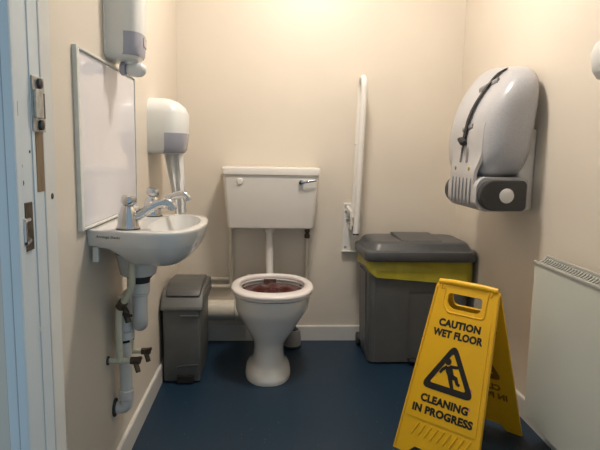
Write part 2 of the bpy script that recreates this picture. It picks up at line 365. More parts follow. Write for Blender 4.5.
link('kick_ridge', tube([(-.022, .004, .078), (.0, .001, .086), (.03, .0, .090), (.075, .0, .092)], .0035, 8), 'sanlid', sb)
pd = link('pedal', loft([[(x, y, z) for x, y, z in rr] for rr in (
    [(-.022+p*.0, q[0], q[1]) for p in (0,) for q in ((-.012, .008), (.03, .008), (.03, .042), (-.010, .038))],
    [(.055, q[0], q[1]) for q in ((-.012, .008), (.03, .008), (.03, .042), (-.010, .038))])]), 'ink', sb)
for s in (-.07, .07): link('foot', box(s-.01, s+.01, .03, .33, 0, .01, .002), 'rubber', sb)

# ---------------------------------------------------------------- large bin with yellow liner
B = thing('waste_bin', 'large grey swing-lid bin lined with a yellow bag in the back corner', 'bin', (.782, 2.845, 0))
BW, BD = .500, .30
# body: tapered, with recessed panels built from the loft + inset panels
def body_ring(z, n=5):
    k = z/.56; return rrect(0, 0, BW+.03*k, BD+.04*k, .035, z, n)
link('body', loft([body_ring(z) for z in (0.008, .02, .2, .4, .56)]), 'bing', B)
fy = lambda z: -(BD+.04*z/.56)/2
fx = lambda z: -(BW+.03*z/.56)/2
def slab_front(x0, x1, z0, z1, pr):
    v = [(x, fy(z)+dy, z) for dy in (.001, -pr) for x, z in ((x0, z0), (x1, z0), (x1, z1), (x0, z1))]
    return mesh(v, [(0, 1, 2, 3), (4, 7, 6, 5), (0, 4, 5, 1), (1, 5, 6, 2), (2, 6, 7, 3), (3, 7, 4, 0)])
link('front_panel', slab_front(-.222, -.052, .012, .50, .004), 'bing', B, smooth=False)
link('front_panel', slab_front(.085, .222, .012, .50, .004), 'bing', B, smooth=False)
link('panel_header', slab_front(-.0519, .0849, .392, .50, .004), 'bing', B, smooth=False)
link('side_rib', mesh([(fx(z)+dx, y, z) for z in (.05, .47) for dx in (0.001, -.006) for y in (-.085, .10)], [(0, 1, 3, 2), (4, 5, 7, 6), (0, 1, 5, 4), (2, 3, 7, 6), (0, 2, 6, 4), (1, 3, 7, 5)]), 'bing', B)
link('wheel', lathe([(.01, 0), (.035, .002), (.038, .008), (.038, .024), (.035, .03), (.01, .03)], 22, 'X', (-.270, .135, .0385)), 'rubber', B)
link('wheel', lathe([(.01, 0), (.035, .002), (.038, .008), (.038, .024), (.035, .03), (.01, .03)], 22, 'X', (.246, .135, .0385)), 'rubber', B)
link('pedal', box(-.045, .045, -.195, -.14, .018, .036, .006), 'rubber', B)
# liner: draped collar with wavy lower hem
def liner():
    rings = []; nn = len(body_ring(0, 10))
    base = rrect(0, 0, 1, 1, .08, 0, 10)
    for i, zt in enumerate((.585, .57, .545, .0)):
        ring = []
        for k in range(nn):
            # walk around the rim
            p = rrect(0, 0, BW+.050, BD+.060, .05, 0, 10)[k]
            a = math.atan2(p[1]/(BD), p[0]/(BW))
            x = p[0]/(BW/2); front = max(0, -sin(a))
            hem = .500 - .078*front**.5*(1-.25*max(0, -x)**3) + .006*sin(7*a) + .004*sin(17*a)
            if x < -.55: hem += .035*((-x-.55)/.45)**1.5*(front > .05)
            z = zt if i < 3 else hem
            out = 1.0 + (.004*sin(23*a)+.003*sin(41*a+1) if i >= 2 else 0) + (.010 if i == 3 else 0)
            ring.append((p[0]*out, p[1]*out, z))
        rings.append(ring)
    # insert intermediate rings
    full = [rings[0], rings[1], rings[2]]
    for s in range(1, 6):
        u = s/5; full.append([tuple(Vector(a).lerp(Vector(b), u)+Vector((0.0, -.0025*sin(9*a[0]*s+s), 0))) for a, b in zip(rings[2], rings[3])])
    full.append([(p[0]*.985, p[1]*.985, p[2]+.004) for p in full[-1]])
    full.append([(p[0]*.985, p[1]*.985, .57) for p in rings[1]])
    return loft(full, False, False)
link('bag_liner', liner(), 'liner', B, ang=70)
LW, LD = BW+.080, BD+.098
lid = link('lid', loft([rrect(0, -.003, LW-.03, LD-.03, .05, .548), rrect(0, -.003, LW-.008, LD-.008, .055, .549), rrect(0, -.003, LW, LD, .06, .556), rrect(0, -.003, LW, LD, .06, .592), rrect(0, -.003, LW-.006, LD-.006, .06, .598),
    rrect(0, 0, LW-.030, LD-.03, .055, .600), rrect(0, 0, LW-.045, LD-.045, .055, .606), rrect(0, 0, LW-.07, LD-.075, .05, .630), rrect(0, 0, LW-.095, LD-.10, .045, .641), rrect(0, 0, LW-.13, LD-.14, .04, .645)]), 'bind', B, ang=50)
link('lid_flap', side([(-.150, .630), (-.146, .641), (-.128, .651), (.10, .659), (.14, .655), (.145, .640)], -.095, .115, .004), 'bind', lid)

# ---------------------------------------------------------------- drop-down grab rail folded up
g = thing('grab_rail', 'white drop-down grab rail folded upright against the back wall', 'grab rail', (.48, D, .535))
link('wall_plate', box(-.05, .05, -.008, 0, 0, .272, .004), 'plwhite', g)
hb = link('hinge_bracket', boxes([(-.020, -.014, -.10, -.008, .13, .235), (.018, .024, -.10, -.008, .13, .235), (-.020, .024, -.06, -.04, .17, .225)], .002), 'plwhite', g)
link('pivot_pin', tube([(-.026, -.07, .165), (.03, -.07, .165)], .008, 12), 'steel', hb)
link('latch_arm', tube(smoothpath([(-.03, -.03, .252), (-.016, -.075, .235), (-.012, -.09, .15)], .03, 5), .009, 12), 'plwhite', g)
for z in (.02, .225, .255): link('screw', lathe([(.008, 0), (.008, -.003), (.004, -.005)], 12, 'Y', (-.034, -.008, z)), 'steel', g)
link('screw', lathe([(.009, 0), (.009, -.005), (.004, -.008)], 12, 'Y', (-.025, -.012, .180)), 'steel', g)
link('base_lip', box(-.055, .05, -.03, 0, -.008, .001, .003), 'alu', g)
path = smoothpath([(0, -.165, .118), (.022, -.165, .950), (.022, -.045, .950), (.004, -.045, .18)], .06, 12)
rl = link('rail_tube', tube(path, .017, 16), 'plwhite', g)
link('end_cap', tube([(0, -.165, .112), (0, -.165, .121)], .0172, 16), 'dark', rl)
link('rail_bumper', lathe([(.006, 0), (.006, -.006), (.003, -.009)], 10, 'X', (-.012, -.165, .60)), 'plwhite', rl)
link('cross_bar', tube([(.002, -.16, .20), (.004, -.05, .20)], .012, 12), 'plwhite', rl)

# ---------------------------------------------------------------- splashback board
sbk = thing('splashback_panel', 'glossy white splashback panel in an aluminium frame above the basin', 'panel', (XL, 1.764, .866))
H2, W2 = .478, .630
link('sheet', box(.0, .006, -W2/2+.01, W2/2-.01, .008, H2-.008, .001), 'board', sbk)
link('frame_side', box(0, .013, -W2/2, -W2/2+.021, 0, H2, .002), 'alu', sbk)
link('frame_side', box(0, .010, W2/2-.007, W2/2, 0, H2, .002), 'alu', sbk)
link('frame_rail', box(0, .012, -W2/2+.0212, W2/2-.0072, H2-.007, H2, .002), 'alu', sbk)
link('frame_rail', box(0, .012, -W2/2+.0212, W2/2-.0072, 0, .007, .002), 'alu', sbk)

# ---------------------------------------------------------------- wash basin with taps
WB = thing('washbasin', 'small white wall-hung washbasin with two chrome push taps', 'washbasin', (XL, 1.695, .862))
HALF = [(0, .180), (.05, .194), (.10, .211), (.148, .226), (.19, .233), (.225, .230), (.255, .214), (.28, .180), (.297, .130), (.306, .068), (.309, 0)]
def outline(n=10):
    P = [Vector((x, y)) for x, y in HALF]; out = []
    for i in range(len(P)-1):
        p0, p1, p2, p3 = P[max(i-1, 0)], P[i], P[i+1], P[i+2] if i+2 < len(P) else Vector((P[i].x, -P[i].y))
        for k in range(5):
            u = k/5; out.append(.5*((2*p1)+(-p0+p2)*u+(2*p0-5*p1+4*p2-p3)*u*u+(-p0+3*p1-3*p2+p3)*u**3))
    top = out+[P[-1]]                       # from the wall at +y round to the front
    bot = [Vector((p.x, -p.y)) for p in top[:-1]]   # wall at -y ... front
    full = bot + top[::-1]                  # -y wall -> front -> +y wall
    return full
OUT = outline()
NN = 96
def resample(cx=.14):
    L = [(p.x-cx, p.y) for p in OUT]; res = []
    for k in range(NN):
        a = -pi/2+2*pi*k/NN; d = Vector((cos(a), sin(a))); best = 0
        for i in range(len(L)):
            p, q = L[i], L[(i+1) % len(L)]
            ex_, ey_ = q[0]-p[0], q[1]-p[1]; den = d.x*ey_-d.y*ex_
            if abs(den) < 1e-12: continue
            tt = (p[0]*ey_-p[1]*ex_)/den; uu = (p[0]*d.y-p[1]*d.x)/den
            if tt > 0 and -1e-6 <= uu <= 1+1e-6: best = max(best, tt)
        res.append((cx+d.x*best, d.y*best))
    return res
RIM = resample()
def oring(z, sc, x0, cx=.165):
    return [(max(x0, cx+(x-cx)*(sc if x > cx else 1.0)), y*sc, z) for x, y in RIM]
def iring2(z, hw, pr, cx=.20): return [(cx+pr*cos(-pi/2+2*pi*k/NN)*(1.0 if cos(-pi/2+2*pi*k/NN) > 0 else .62), hw*sin(-pi/2+2*pi*k/NN), z) for k in range(NN)]
RR = [oring(z, sc, x0) for z, sc, x0 in ((-.124, .22, .145), (-.121, .36, .130), (-.113, .52, .116), (-.099, .66, .104), (-.082, .78, .092), (-.067, .862, .078), (-.056, .905, .062), (-.050, .925, .030), (-.048, .932, .0), (-.044, .945, 0), (-.025, .978, 0), (-.010, .996, 0), (-.004, 1.0, 0), (-.001, .992, 0), (0, .985, 0))]
RR += [iring2(.0005, .200, .088), iring2(-.006, .196, .085), iring2(-.03, .175, .076), iring2(-.07, .135, .060), iring2(-.095, .075, .035), iring2(-.100, .02, .012)]
bowl_me = loft(RR)
bowl = link('bowl', bowl_me, 'ceramic', WB, ang=55)
link('underside_boss', lathe([(.050, -.17), (.055, -.165), (.062, -.13), (.070, -.10)], 24, 'Z', (.092, .02, 0)), 'ceramic', WB)
link('bracket', box(.010, .026, -.165, -.150, -.094, -.0505, .002), 'alu', WB)
link('bracket', box(.010, .026, .150, .165, -.094, -.0505, .002), 'alu', WB)
link('waste_plug', lathe([(.018, 0), (.018, .004), (.006, .006)], 20, 'Z', (.20, 0, -.0985)), 'chrome', WB)
link('overflow_slot', lathe([(.009, 0), (.009, .003), (.005, .004)], 14, 'X', (.268, .0, -.030)), 'chrome', WB)
bb = BVHTree.FromPolygons([v.co.copy() for v in bowl_me.vertices], [tuple(p.vertices) for p in bowl_me.polygons])
tm = text_mesh('Armitage Shanks', .0105, .0001, .35)
for v_ in tm.vertices:                      # wrap the script onto the curved side of the basin
    px, pz = v_.co.x+.062, v_.co.y-.018
    h_ = bb.ray_cast(Vector((px, -1, pz)), Vector((0, 1, 0)))
    v_.co = Vector((px, h_[0].y-.0004-v_.co.z*.3, pz))
to = link('maker_script', tm, 'ink', WB, smooth=False)
def tap(y, aim):
    body = link('tap', lathe([(.030, 0), (.031, .003), (.031, .008), (.0285, .013), (.028, .024), (.0255, .042), (.020, .058), (.015, .066), (.012, .070)], 26, 'Z', (.108, y, .000)), 'chrome', WB)
    head = lathe([(.012, -.004), (.019, .0), (.0215, .004), (.0215, .019), (.019, .023), (.002, .025)], 10, 'Z')
    link('push_head', head, 'chrome', body, (.109, y, .070), (0, radians(12), 0))
    p0 = Vector((.108, y, .032)); dx = Vector((cos(aim), sin(aim), 0))
    P = [p0, p0+dx*.032+Vector((0, 0, .006)), p0+dx*.054+Vector((0, 0, .024)), p0+dx*.078+Vector((0, 0, .039)), p0+dx*.103+Vector((0, 0, .043)), p0+dx*.118+Vector((0, 0, .037)), p0+dx*.122+Vector((0, 0, .022))]
    link('spout', tube(smoothpath(P, .02, 4), [.0155]*6+[.0140]*6+[.0125]*6+[.0130]*6+[.0145]*8, 16), 'chrome', body)
    link('base_seal', lathe([(.032, .0), (.033, .001), (.033, .003), (.029, .004)], 24, 'Z', (.108, y, -.0005)), 'rubber', body)
tap(-.158, radians(8)); tap(.165, radians(-6))

# ---------------------------------------------------------------- waste trap under basin
wt = thing('basin_waste_pipe', 'white plastic waste trap and pipe under the washbasin', 'pipe', (XL+.09, 1.735, .24))
link('rubber_collar', lathe([(.036, .452), (.040, .456), (.040, .462), (.034, .466), (.032, .438), (.030, .43), (.028, .428)][::-1], 22, 'Z', (.005, -.02, -.01)), 'rubber', wt)
link('waste_outlet', lathe([(.028, .40), (.033, .404), (.033, .435), (.028, .438)], 22, 'Z', (.005, -.02, -.008)), 'pipew', wt)
u = smoothpath([(.005, -.02, .40), (.005, -.02, .295), (-.012, .045, .270), (-.030, .075, .295), (-.035, .080, .36), (-.045, .045, .37), (-.05, .01, .345), (-.05, .0, .25)], .05, 6)
link('trap_bend', tube(u, .0245, 18), 'pipew', wt)
link('trap_nut', lathe([(.026, 0), (.030, .003), (.030, .026), (.026, .03)], 10, 'Z', (.005, -.02, .385)), 'pipew', wt)
link('trap_nut', lathe([(.026, 0), (.0315, .003), (.0315, .026), (.026, .03)], 10, 'Z', (-.05, 0, .235)), 'pipew', wt)
link('down_pipe', tube(smoothpath([(-.05, 0, .375), (-.05, 0, .0), (-.0935, 0, .0)], .035, 8), .0205, 18), 'pipew', wt)
link('elbow_socket', lathe([(.022, 0), (.0245, .003), (.0245, .03), (.022, .033)], 18, 'Z', (-.05, 0, .03)), 'pipew', wt)
link('wall_flange', lathe([(.03, 0), (.03, .004), (.024, .008)], 18, 'X', (-.0895, 0, 0)), 'shade', wt)
link('pipe_clamp', tube([(-.05+.026*cos(a), .026*sin(a), .235+.004*sin(a)) for a in [2*pi*k/16 for k in range(15)]], .004, 6), 'rubber', wt)

# ---------------------------------------------------------------- supply pipes
def supply(name, label, y0, xoff, zt, path, joint, vz, vx):
    s = thing(name, label, 'pipe', (XL+.05, y0, vz))
    link('tube', tube(smoothpath(path, .03, 6), .0105, 12), 'pipec', s)
    if joint: 
        a, b = Vector(joint[0]), Vector(joint[1]); link('compression_joint', tube([a, a.lerp(b, .15), a.lerp(b, .85), b], [.0105, .0155, .0155, .0105], 8), 'brass', s)
    link('wall_branch', tube([(-.0495, 0, 0), (vx, 0, 0)], .009, 12), 'pipec', s)
    link('wall_collar', lathe([(.014, 0), (.014, .004), (.010, .006)], 14, 'X', (-.0497, 0, 0)), 'dark', s)
    vv = link('drain_valve', tube([(vx, 0, 0), (vx+.012, 0, 0), (vx+.03, -.004, 0)], [.012, .013, .010], 8), 'brass', s)
    link('valve_outlet', tube([(vx+.014, 0, -.002), (vx+.026, -.012, -.034)], [.009, .008], 8), 'brass', vv)
    link('valve_lever', tube([(vx+.018, -.004, .006), (vx+.036, -.006, .012)], [.008, .005], 8), 'brass', vv)
    return s
supply('supply_pipe', 'cream water pipe with brass drain valve, nearer one under the washbasin', 1.672, 0, 0, [(.042, -.04, .365), (.042, -.04, .24), (-.008, -.01, .17), (-.012, 0, .12), (-.012, 0, 0)], ((.012, -.02, .198), (-.006, -.012, .172)), .425, .022)
supply('supply_pipe', 'cream water pipe with brass drain valve, farther one behind the waste pipe', 1.862, 0, 0, [(-.022, 0, .39), (-.022, 0, .2), (-.022, 0, 0)], None, .385, .012)
hs = thing('tap_hose', 'thin cream hose slanting from the far tap behind the waste trap', 'pipe', (XL, 1.86, .60))
link('tube', tube(smoothpath([(.10, -.012, .19), (.10, -.015, .13), (.072, -.11, .058), (.048, -.165, .015)], .03, 6), .0065, 10), 'pipec', hs)
link('tail_nut', lathe([(.009, 0), (.011, .003), (.011, .016), (.009, .019)], 8, 'Z', (.10, -.012, .168)), 'brass', hs)
iso = thing('isolating_valve', 'small black-handled valve beside the waste pipe under the basin', 'valve', (XL+.045, 1.688, .575))
link('body', tube([(0, .012, .02), (.012, 0, .0), (.02, -.005, -.03)], [.009, .011, .009], 8), 'brass', iso)
link('handle', tube([(-.015, -.008, .006), (.012, -.012, -.002), (.034, -.012, -.006)], [.005, .006, .004], 8), 'rubber', iso)

# ---------------------------------------------------------------- soap dispenser (upper left)
sd = thing('soap_dispenser', 'tall white wall soap dispenser with grey window above the splashback', 'dispenser', (XL, 1.80, 1.358))
def dome_ring(z, hw, d0, d1, n=16, shift=0.0):
    """flat back on the wall, sides straight to d0, curved front to d1"""
    pts = [(0.0, -hw, z), (d0*.5, -hw, z)]
    for k in range(n+1):
        a = -pi/2+pi*k/n; c_, s = cos(a), sin(a)
        pts.append((d0+(d1-d0)*max(c_, 0)**.8, hw*math.copysign(abs(s)**.75, s), z))
    pts += [(d0*.5, hw, z), (0.0, hw, z)]; return pts
link('housing', loft([dome_ring(z, hw, a, b) for z, hw, a, b in ((.0, .050, .02, .075), (.004, .060, .045, .092), (.018, .067, .056, .101), (.05, .069, .058, .104), (.24, .069, .058, .110), (.27, .066, .055, .104), (.285, .055, .045, .09))]), 'dispw', sd, ang=50)
link('back_plate', box(0, .006, -.076, .076, .01, .30, .003), 'framew', sd)
def sleeve(rows, grow):
    R = []
    for z, hw, d0, d1 in rows:
        R.append([(p[0]+(grow if 2 < i < 18 else 0), p[1]*(1+grow/hw), p[2]) for i, p in enumerate(dome_ring(z, hw, d0, d1)) if 2 <= i <= 18])
    return loft(R)
# grey window wrapped over the front, with paler soap level block
def shell_patch(fn, y0, y1, z0, z1, off, ny=10, nz=6, thick=.002, arch=0.0):
    v = []; f = []
    for s in (off, off-thick):
        for i in range(nz+1):
            for j in range(ny+1):
                yv = y0+(y1-y0)*j/ny; uu = (j/ny-.5)*2
                zt = z1+arch*(1-uu*uu); z = z0+(zt-z0)*i/nz
                v.append((fn(yv, z)+s, yv, z))
    a = (ny+1); tot = (nz+1)*a
    for i in range(nz):
        for j in range(ny):
            q = (i*a+j, i*a+j+1, (i+1)*a+j+1, (i+1)*a+j); f.append(q); f.append(tuple(tot+k for k in q[::-1]))
    for i in range(nz):
        for j in (0, ny): f.append((i*a+j, (i+1)*a+j, tot+(i+1)*a+j, tot+i*a+j))
    for j in range(ny):
        for i in (0, nz): f.append((i*a+j, i*a+j+1, tot+i*a+j+1, tot+i*a+j))
    return mesh(v, f)
def fsd(yv, z):
    hw, d0, d1 = .069, .0575, (.095+.009*min(1, z/.03)) + .006*max(0, min(1, (z-.05)/.19)); s = min(abs(yv)/hw, 1)**(1/.75); return d0+(d1-d0)*max(0, 1-s*s)**.4
link('window', sleeve(((.012, .0645, .052, .098), (.018, .067, .056, .101), (.05, .069, .058, .104), (.080, .069, .058, .105)), .0015), 'dispg', sd, ang=50)
link('soap_level', shell_patch(fsd, -.012, .058, .045, .072, .0034, 8, 3, .0012), 'pinkish', sd)
link('catch_button', lathe([(.006, 0), (.006, .003), (.002, .004)], 10, 'X', (.062, .066, .095)), 'dispg', sd)
nz_ = link('nozzle', lathe([(.014, 0), (.019, .004), (.022, .012), (.024, .030), (.022, .046), (.013, .057), (.003, .06)], 20, 'X', (.050, .0, -.024)), 'dispw', sd)
link('nozzle_collar', lathe([(.016, .0), (.021, .003), (.021, .016), (.016, .019)], 18, 'X', (.030, .0, -.022)), 'dispg', sd)
link('nozzle_neck', lathe([(.018, -.010), (.020, .006)], 18, 'Z', (.060, .0, 0)), 'dispw', sd)

# ---------------------------------------------------------------- paper dispenser with hanging tissue
td = thing('tissue_dispenser', 'white wall tissue dispenser with grey lower window beyond the splashback', 'dispenser', (XL, 2.43, 1.068))
link('housing', loft([dome_ring(z, hw, a, b) for z, hw, a, b in ((0, .105, .05, .11), (.006, .122, .064, .128), (.02, .128, .068, .138), (.10, .129, .07, .150), (.17, .128, .072, .150), (.20, .118, .072, .136), (.222, .098, .06, .108), (.232, .07, .04, .08))]), 'dispw', td, ang=50)
def ftd(yv, z):
    hw, d0, d1 = .1285, .069, .136+.013*min(1, z/.10); s = min(abs(yv)/hw, 1)**(1/.75); return d0+(d1-d0)*max(0, 1-s*s)**.4
link('window', sleeve(((.004, .118, .062, .124), (.006, .122, .064, .128), (.02, .128, .068, .138), (.088, .129, .07, .149)), .0018), 'dispg', td, ang=50)
link('lock_button', lathe([(.008, 0), (.008, .004), (.003, .005)], 10, 'X', (.128, .068, .115)), 'dispg', td)
for k in range(4): link('cutter_tooth', lathe([(.006, .0), (.004, -.010), (.0005, -.014)], 8, 'Z', (.118-.006*k, .01+.03*k, .003)), 'dispg', td)
# tissue tail
def tissue():
    v = []; f = []; ny, nz = 10, 14
    for s in (0, .0012):
        for i in range(nz+1):
            u_ = i/nz; wd = .060*(1-.42*u_**.8)
            for j in range(ny+1):
                w_ = j/ny*2-1; wd = .040*(1-.40*u_**.8)
                v.append((.088+w_*wd+.030*u_, .010*sin(w_*7+u_*3)+s-.02, .004-.262*u_+.008*w_*u_))
    a = ny+1; tot = (nz+1)*a
    for i in range(nz):
        for j in range(ny):
            q = (i*a+j, i*a+j+1, (i+1)*a+j+1, (i+1)*a+j); f.append(q); f.append(tuple(tot+k for k in q[::-1]))
    return mesh(v, f)
tag(link('paper_tissue', tissue(), 'tissue', None, (XL, 2.43, 1.068)), 'white paper tissue hanging out of the dispenser behind the taps', 'tissue')

# ---------------------------------------------------------------- folding baby seat on the right wall
bs = thing('baby_seat', 'pale grey fold-up baby seat with black strap on the right wall', 'baby seat', (XR, 2.275, .88))
def capprof(x0, x1, z0, z1, rf, rb, n=10):
    """stadium-like profile in x,z: rounded front (x0) and lightly rounded back (x1)"""
    P = []
    for k in range(n+1):
        a = radians(90+90*k/n); P.append((x0+rf+rf*cos(a), z1-rf+rf*sin(a)))
    for k in range(n+1):
        a = radians(180+90*k/n); P.append((x0+rf+rf*cos(a), z0+rf+rf*sin(a)))
    for k in range(n//2+1):
        a = radians(270+90*k/(n//2)); P.append((x1-rb+rb*cos(a), z0+rb+rb*sin(a)))
    for k in range(n//2+1):
        a = radians(0+90*k/(n//2)); P.append((x1-rb+rb*cos(a), z1-rb+rb*sin(a)))
    return P
def extr_y(P, ys, scales=None):
    cx = sum(p[0] for p in P)/len(P); cz = sum(p[1] for p in P)/len(P); rings = []
    for i, yv in enumerate(ys):
        s = scales[i] if scales else 1
        rings.append([(cx+(p[0]-cx)*s, yv, cz+(p[1]-cz)*s) for p in P])
    return loft(rings)
# wall bracket
link('wall_bracket', side([(-.118, -.016), (-.118, .315), (.13, .315), (.13, -.016)], -.068, 0, .014), 'plwhite', bs)
cp = capprof(-.255, -.070, -.010, .110, .058, .02)
nc = link('end_cap', extr_y(cp, [-.205, -.202, -.185, -.170, -.168], [.95, 1, 1, 1, .97]), 'seatd', bs)
fc = link('end_cap', extr_y(capprof(-.262, -.07, -.012, .112, .06, .02), [.168, .170, .185, .202, .205], [.97, 1, 1, 1, .95]), 'seatd', bs)
link('cap_disc', lathe([(.029, .004), (.029, -.001), (.026, -.003), (.002, -.003)], 28, 'Y', (-.150, -.205, .050)), 'plwhite', nc)
link('hinge_body', extr_y(capprof(-.258, -.05, -.016, .120, .045, .02), [-.168, .168]), 'seatl', bs)
# seat shell dome: stacked superellipse rings
SH = dict(y0=-.215, y1=.245, z0=.105, z1=.575)
def shell_ring(th, n=64):
    e = .50; sn = max(sin(th), 0); s = max(cos(th), 1e-3)**e; xx = -.050-.178*sn**.55
    cz = .340-.045*sn; hz = .228; hy = .262; out = []
    for k in range(n):
        a = 2*pi*k/n; c_, q = cos(a), sin(a); ee = .50
        v_ = math.copysign(abs(q)**ee, q)*s
        zz = hz*v_*(1+.06*max(0, v_)); yy = hy*math.copysign(abs(c_)**ee, c_)*s*(1-.05*max(0, v_)-.08*max(0, -v_)**2)
        lean = .088*max(0, v_)**2.2*sn - .034*(1-v_)/2 + .02*max(0, -v_)**2*sn
        out.append((xx+lean, yy+.070-.02*max(0, v_), cz+zz+.030*(yy/hy)*max(0, v_)))
    return out
dome = loft([[(p[0]+.02, .07+(p[1]-.07)*.96, .345+(p[2]-.345)*.96) for p in shell_ring(0)]]+[shell_ring(radians(a)) for a in (0, 3, 7, 12, 19, 28, 38, 48, 58, 67, 75, 81, 85, 88)])
shell = link('seat_shell', dome, 'seatg', bs, ang=70)
bvh = BVHTree.FromPolygons([v.co.copy() for v in dome.vertices], [tuple(p.vertices) for p in dome.polygons])
def fx_dome(yv, z):
    h = bvh.ray_cast(Vector((-1.0, yv, z)), Vector((1, 0, 0)))
    return h[0].x if h[0] is not None else -.06
def fcol(yv, z):  # front panel: follows the hinge front low down, the shell above
    return min(fx_dome(yv, z), -.2575 if z < .15 else 0)
def fpan(a, b):
    u = max(0, min(1, (b-.13)/.10)); u = u*u*(3-2*u); d = fx_dome(a, b); return (1-u)*min(-.2565, d)+u*d
link('front_panel', shell_patch(fpan, -.130, .145, .075, .335, -.002, 12, 16, -.014), 'seatl', shell, ang=60)
for k in range(6):
    yv = -.105+.042*k
    link('rib_slot', tube([(-.2605, yv, .005), (-.2615, yv, .05), (-.2595, yv, .112)], [.0025, .004, .0025], 8), 'slot', bs)
def on_shell(pts, off=-.006): return [((fpan(a, b) if b < .335 else fx_dome(a, b))+off, a, b) for a, b in pts]
link('buckle_slot', tube(smoothpath(on_shell([(-.035, .175), (-.03, .235), (.0, .262), (.03, .235), (.035, .175)], -.003), .02, 4), .006, 8), 'slot', shell)
link('indicator', lathe([(.009, 0), (.009, -.003), (.003, -.004)], 14, 'X', (fpan(.085, .15)-.002, .085, .15)), 'slot', shell)
link('yellow_dot', lathe([(.008, 0), (.008, -.003), (.003, -.004)], 14, 'X', (fpan(-.07, .15)-.002, -.07, .15)), 'liner', shell)
link('strap_guide', tube(on_shell([(.05, .312), (.02, .316), (-.02, .320), (-.05, .325)], -.002), .011, 10, (1, .5)), 'slot', shell)
link('strap_guide', tube(on_shell([(.055, .478), (.02, .486), (-.03, .500), (-.065, .506)], -.001), .013, 10, (1.1, .5)), 'slot', shell)
sp_pts = [(.010, .262), (-.002, .31), (-.004, .35), (-.006, .39), (-.008, .43), (-.010, .47), (-.012, .50), (-.016, .525), (-.026, .545), (-.042, .560)]
def ribbon(pts, wd, th):
    rings = []
    for a, b in pts:
        x = (fpan(a, b) if b < .335 else fx_dome(a, b))-.0095
        rings.append([(x-th, a-wd, b), (x-th, a+wd, b), (x+th, a+wd, b), (x+th, a-wd, b)])
    return loft(rings)
st = link('strap', ribbon(sp_pts, .0145, .0025), 'strap', bs)
link('strap_knot', tube(on_shell([(.045, .272), (.018, .268), (-.005, .258), (-.025, .256)], -.016), [.009, .014, .015, .009], 8), 'strap', st)

# ---------------------------------------------------------------- dispenser at right edge of frame
rd = thing('towel_dispenser', 'white rounded wall dispenser cut off by the right edge of the photo', 'dispenser', (XR, 1.51, 1.312))
link('housing', loft([[(-p[0], p[1], p[2]) for p in dome_ring(z, hw, a, b)] for z, hw, a, b in ((0, .135, .04, .09), (.008, .15, .06, .105), (.03, .158, .07, .12), (.08, .16, .075, .13), (.11, .15, .07, .12), (.13, .12, .05, .09))]), 'dispw', rd, ang=50)
link('base_strip', loft([[(-p[0], p[1], p[2]) for p in dome_ring(z, .13, .035, .08)] for z in (-.012, .001)]), 'slot', rd)

# ---------------------------------------------------------------- radiator
ra = thing('radiator', 'cream panel radiator with slatted top grille on the right wall', 'radiator', (XR, 1.46, .10))
YR0, YR1 = -.46, .458
link('front_panel', box(-.096, -.086, YR0, YR1, 0, .596, .003), 'rad', ra)
link('side_panel', box(-.0858, -.048, YR1-.004, YR1, .01, .59, .001), 'rad', ra)
link('side_panel', box(-.0858, -.048, YR0, YR0+.004, .01, .59, .001), 'rad', ra)
link('rear_panel', box(-.056, -.047, YR0, YR1, .0, .613, .002), 'rad', ra)
link('cavity_shade', box(-.080, -.058, YR0+.02, YR1-.02, .03, .560, .0), 'shade', ra)  # solid dark block, coloured as the shade seen between the slats
gr = link('top_grille', boxes([(-.1005, -.090, YR0-.004, YR1+.004, .594, .606), (-.054, -.046, YR0-.004, YR1+.004, .614, .626)], .003), 'radg', ra)
link('grille_rail', box(-.074, -.071, YR0, YR1, .586, .590, .001), 'radg', gr)
# concave end cheeks and slats
def slat_prof(th, y):
    P = []
    for k in range(7):
        u_ = k/6; x = -.094+.044*u_; z = .602+.020*u_-.010*sin(pi*u_); P.append((x, y, z))
    Q = [(x, yy, z-.004) for x, yy, z in P][::-1]; return P+Q
def slat_mesh(th): return loft([slat_prof(th, -th/2), slat_prof(th, th/2)])
sm = slat_mesh(.0065); sm.materials.append(M['radg'])
link('grille_end', slat_mesh(.012), 'radg', gr, (0, YR1, 0)); link('grille_end', slat_mesh(.012), 'radg', gr, (0, YR0, 0))
for k in range(53):
    link('slat', sm, None, gr, (0, YR1-.020-.0168*k, 0), smooth=False)
for s in (YR0+.08, YR1-.08): link('wall_hook', box(-.047, 0, s-.015, s+.015, .1, .5, .001), 'radg', ra)

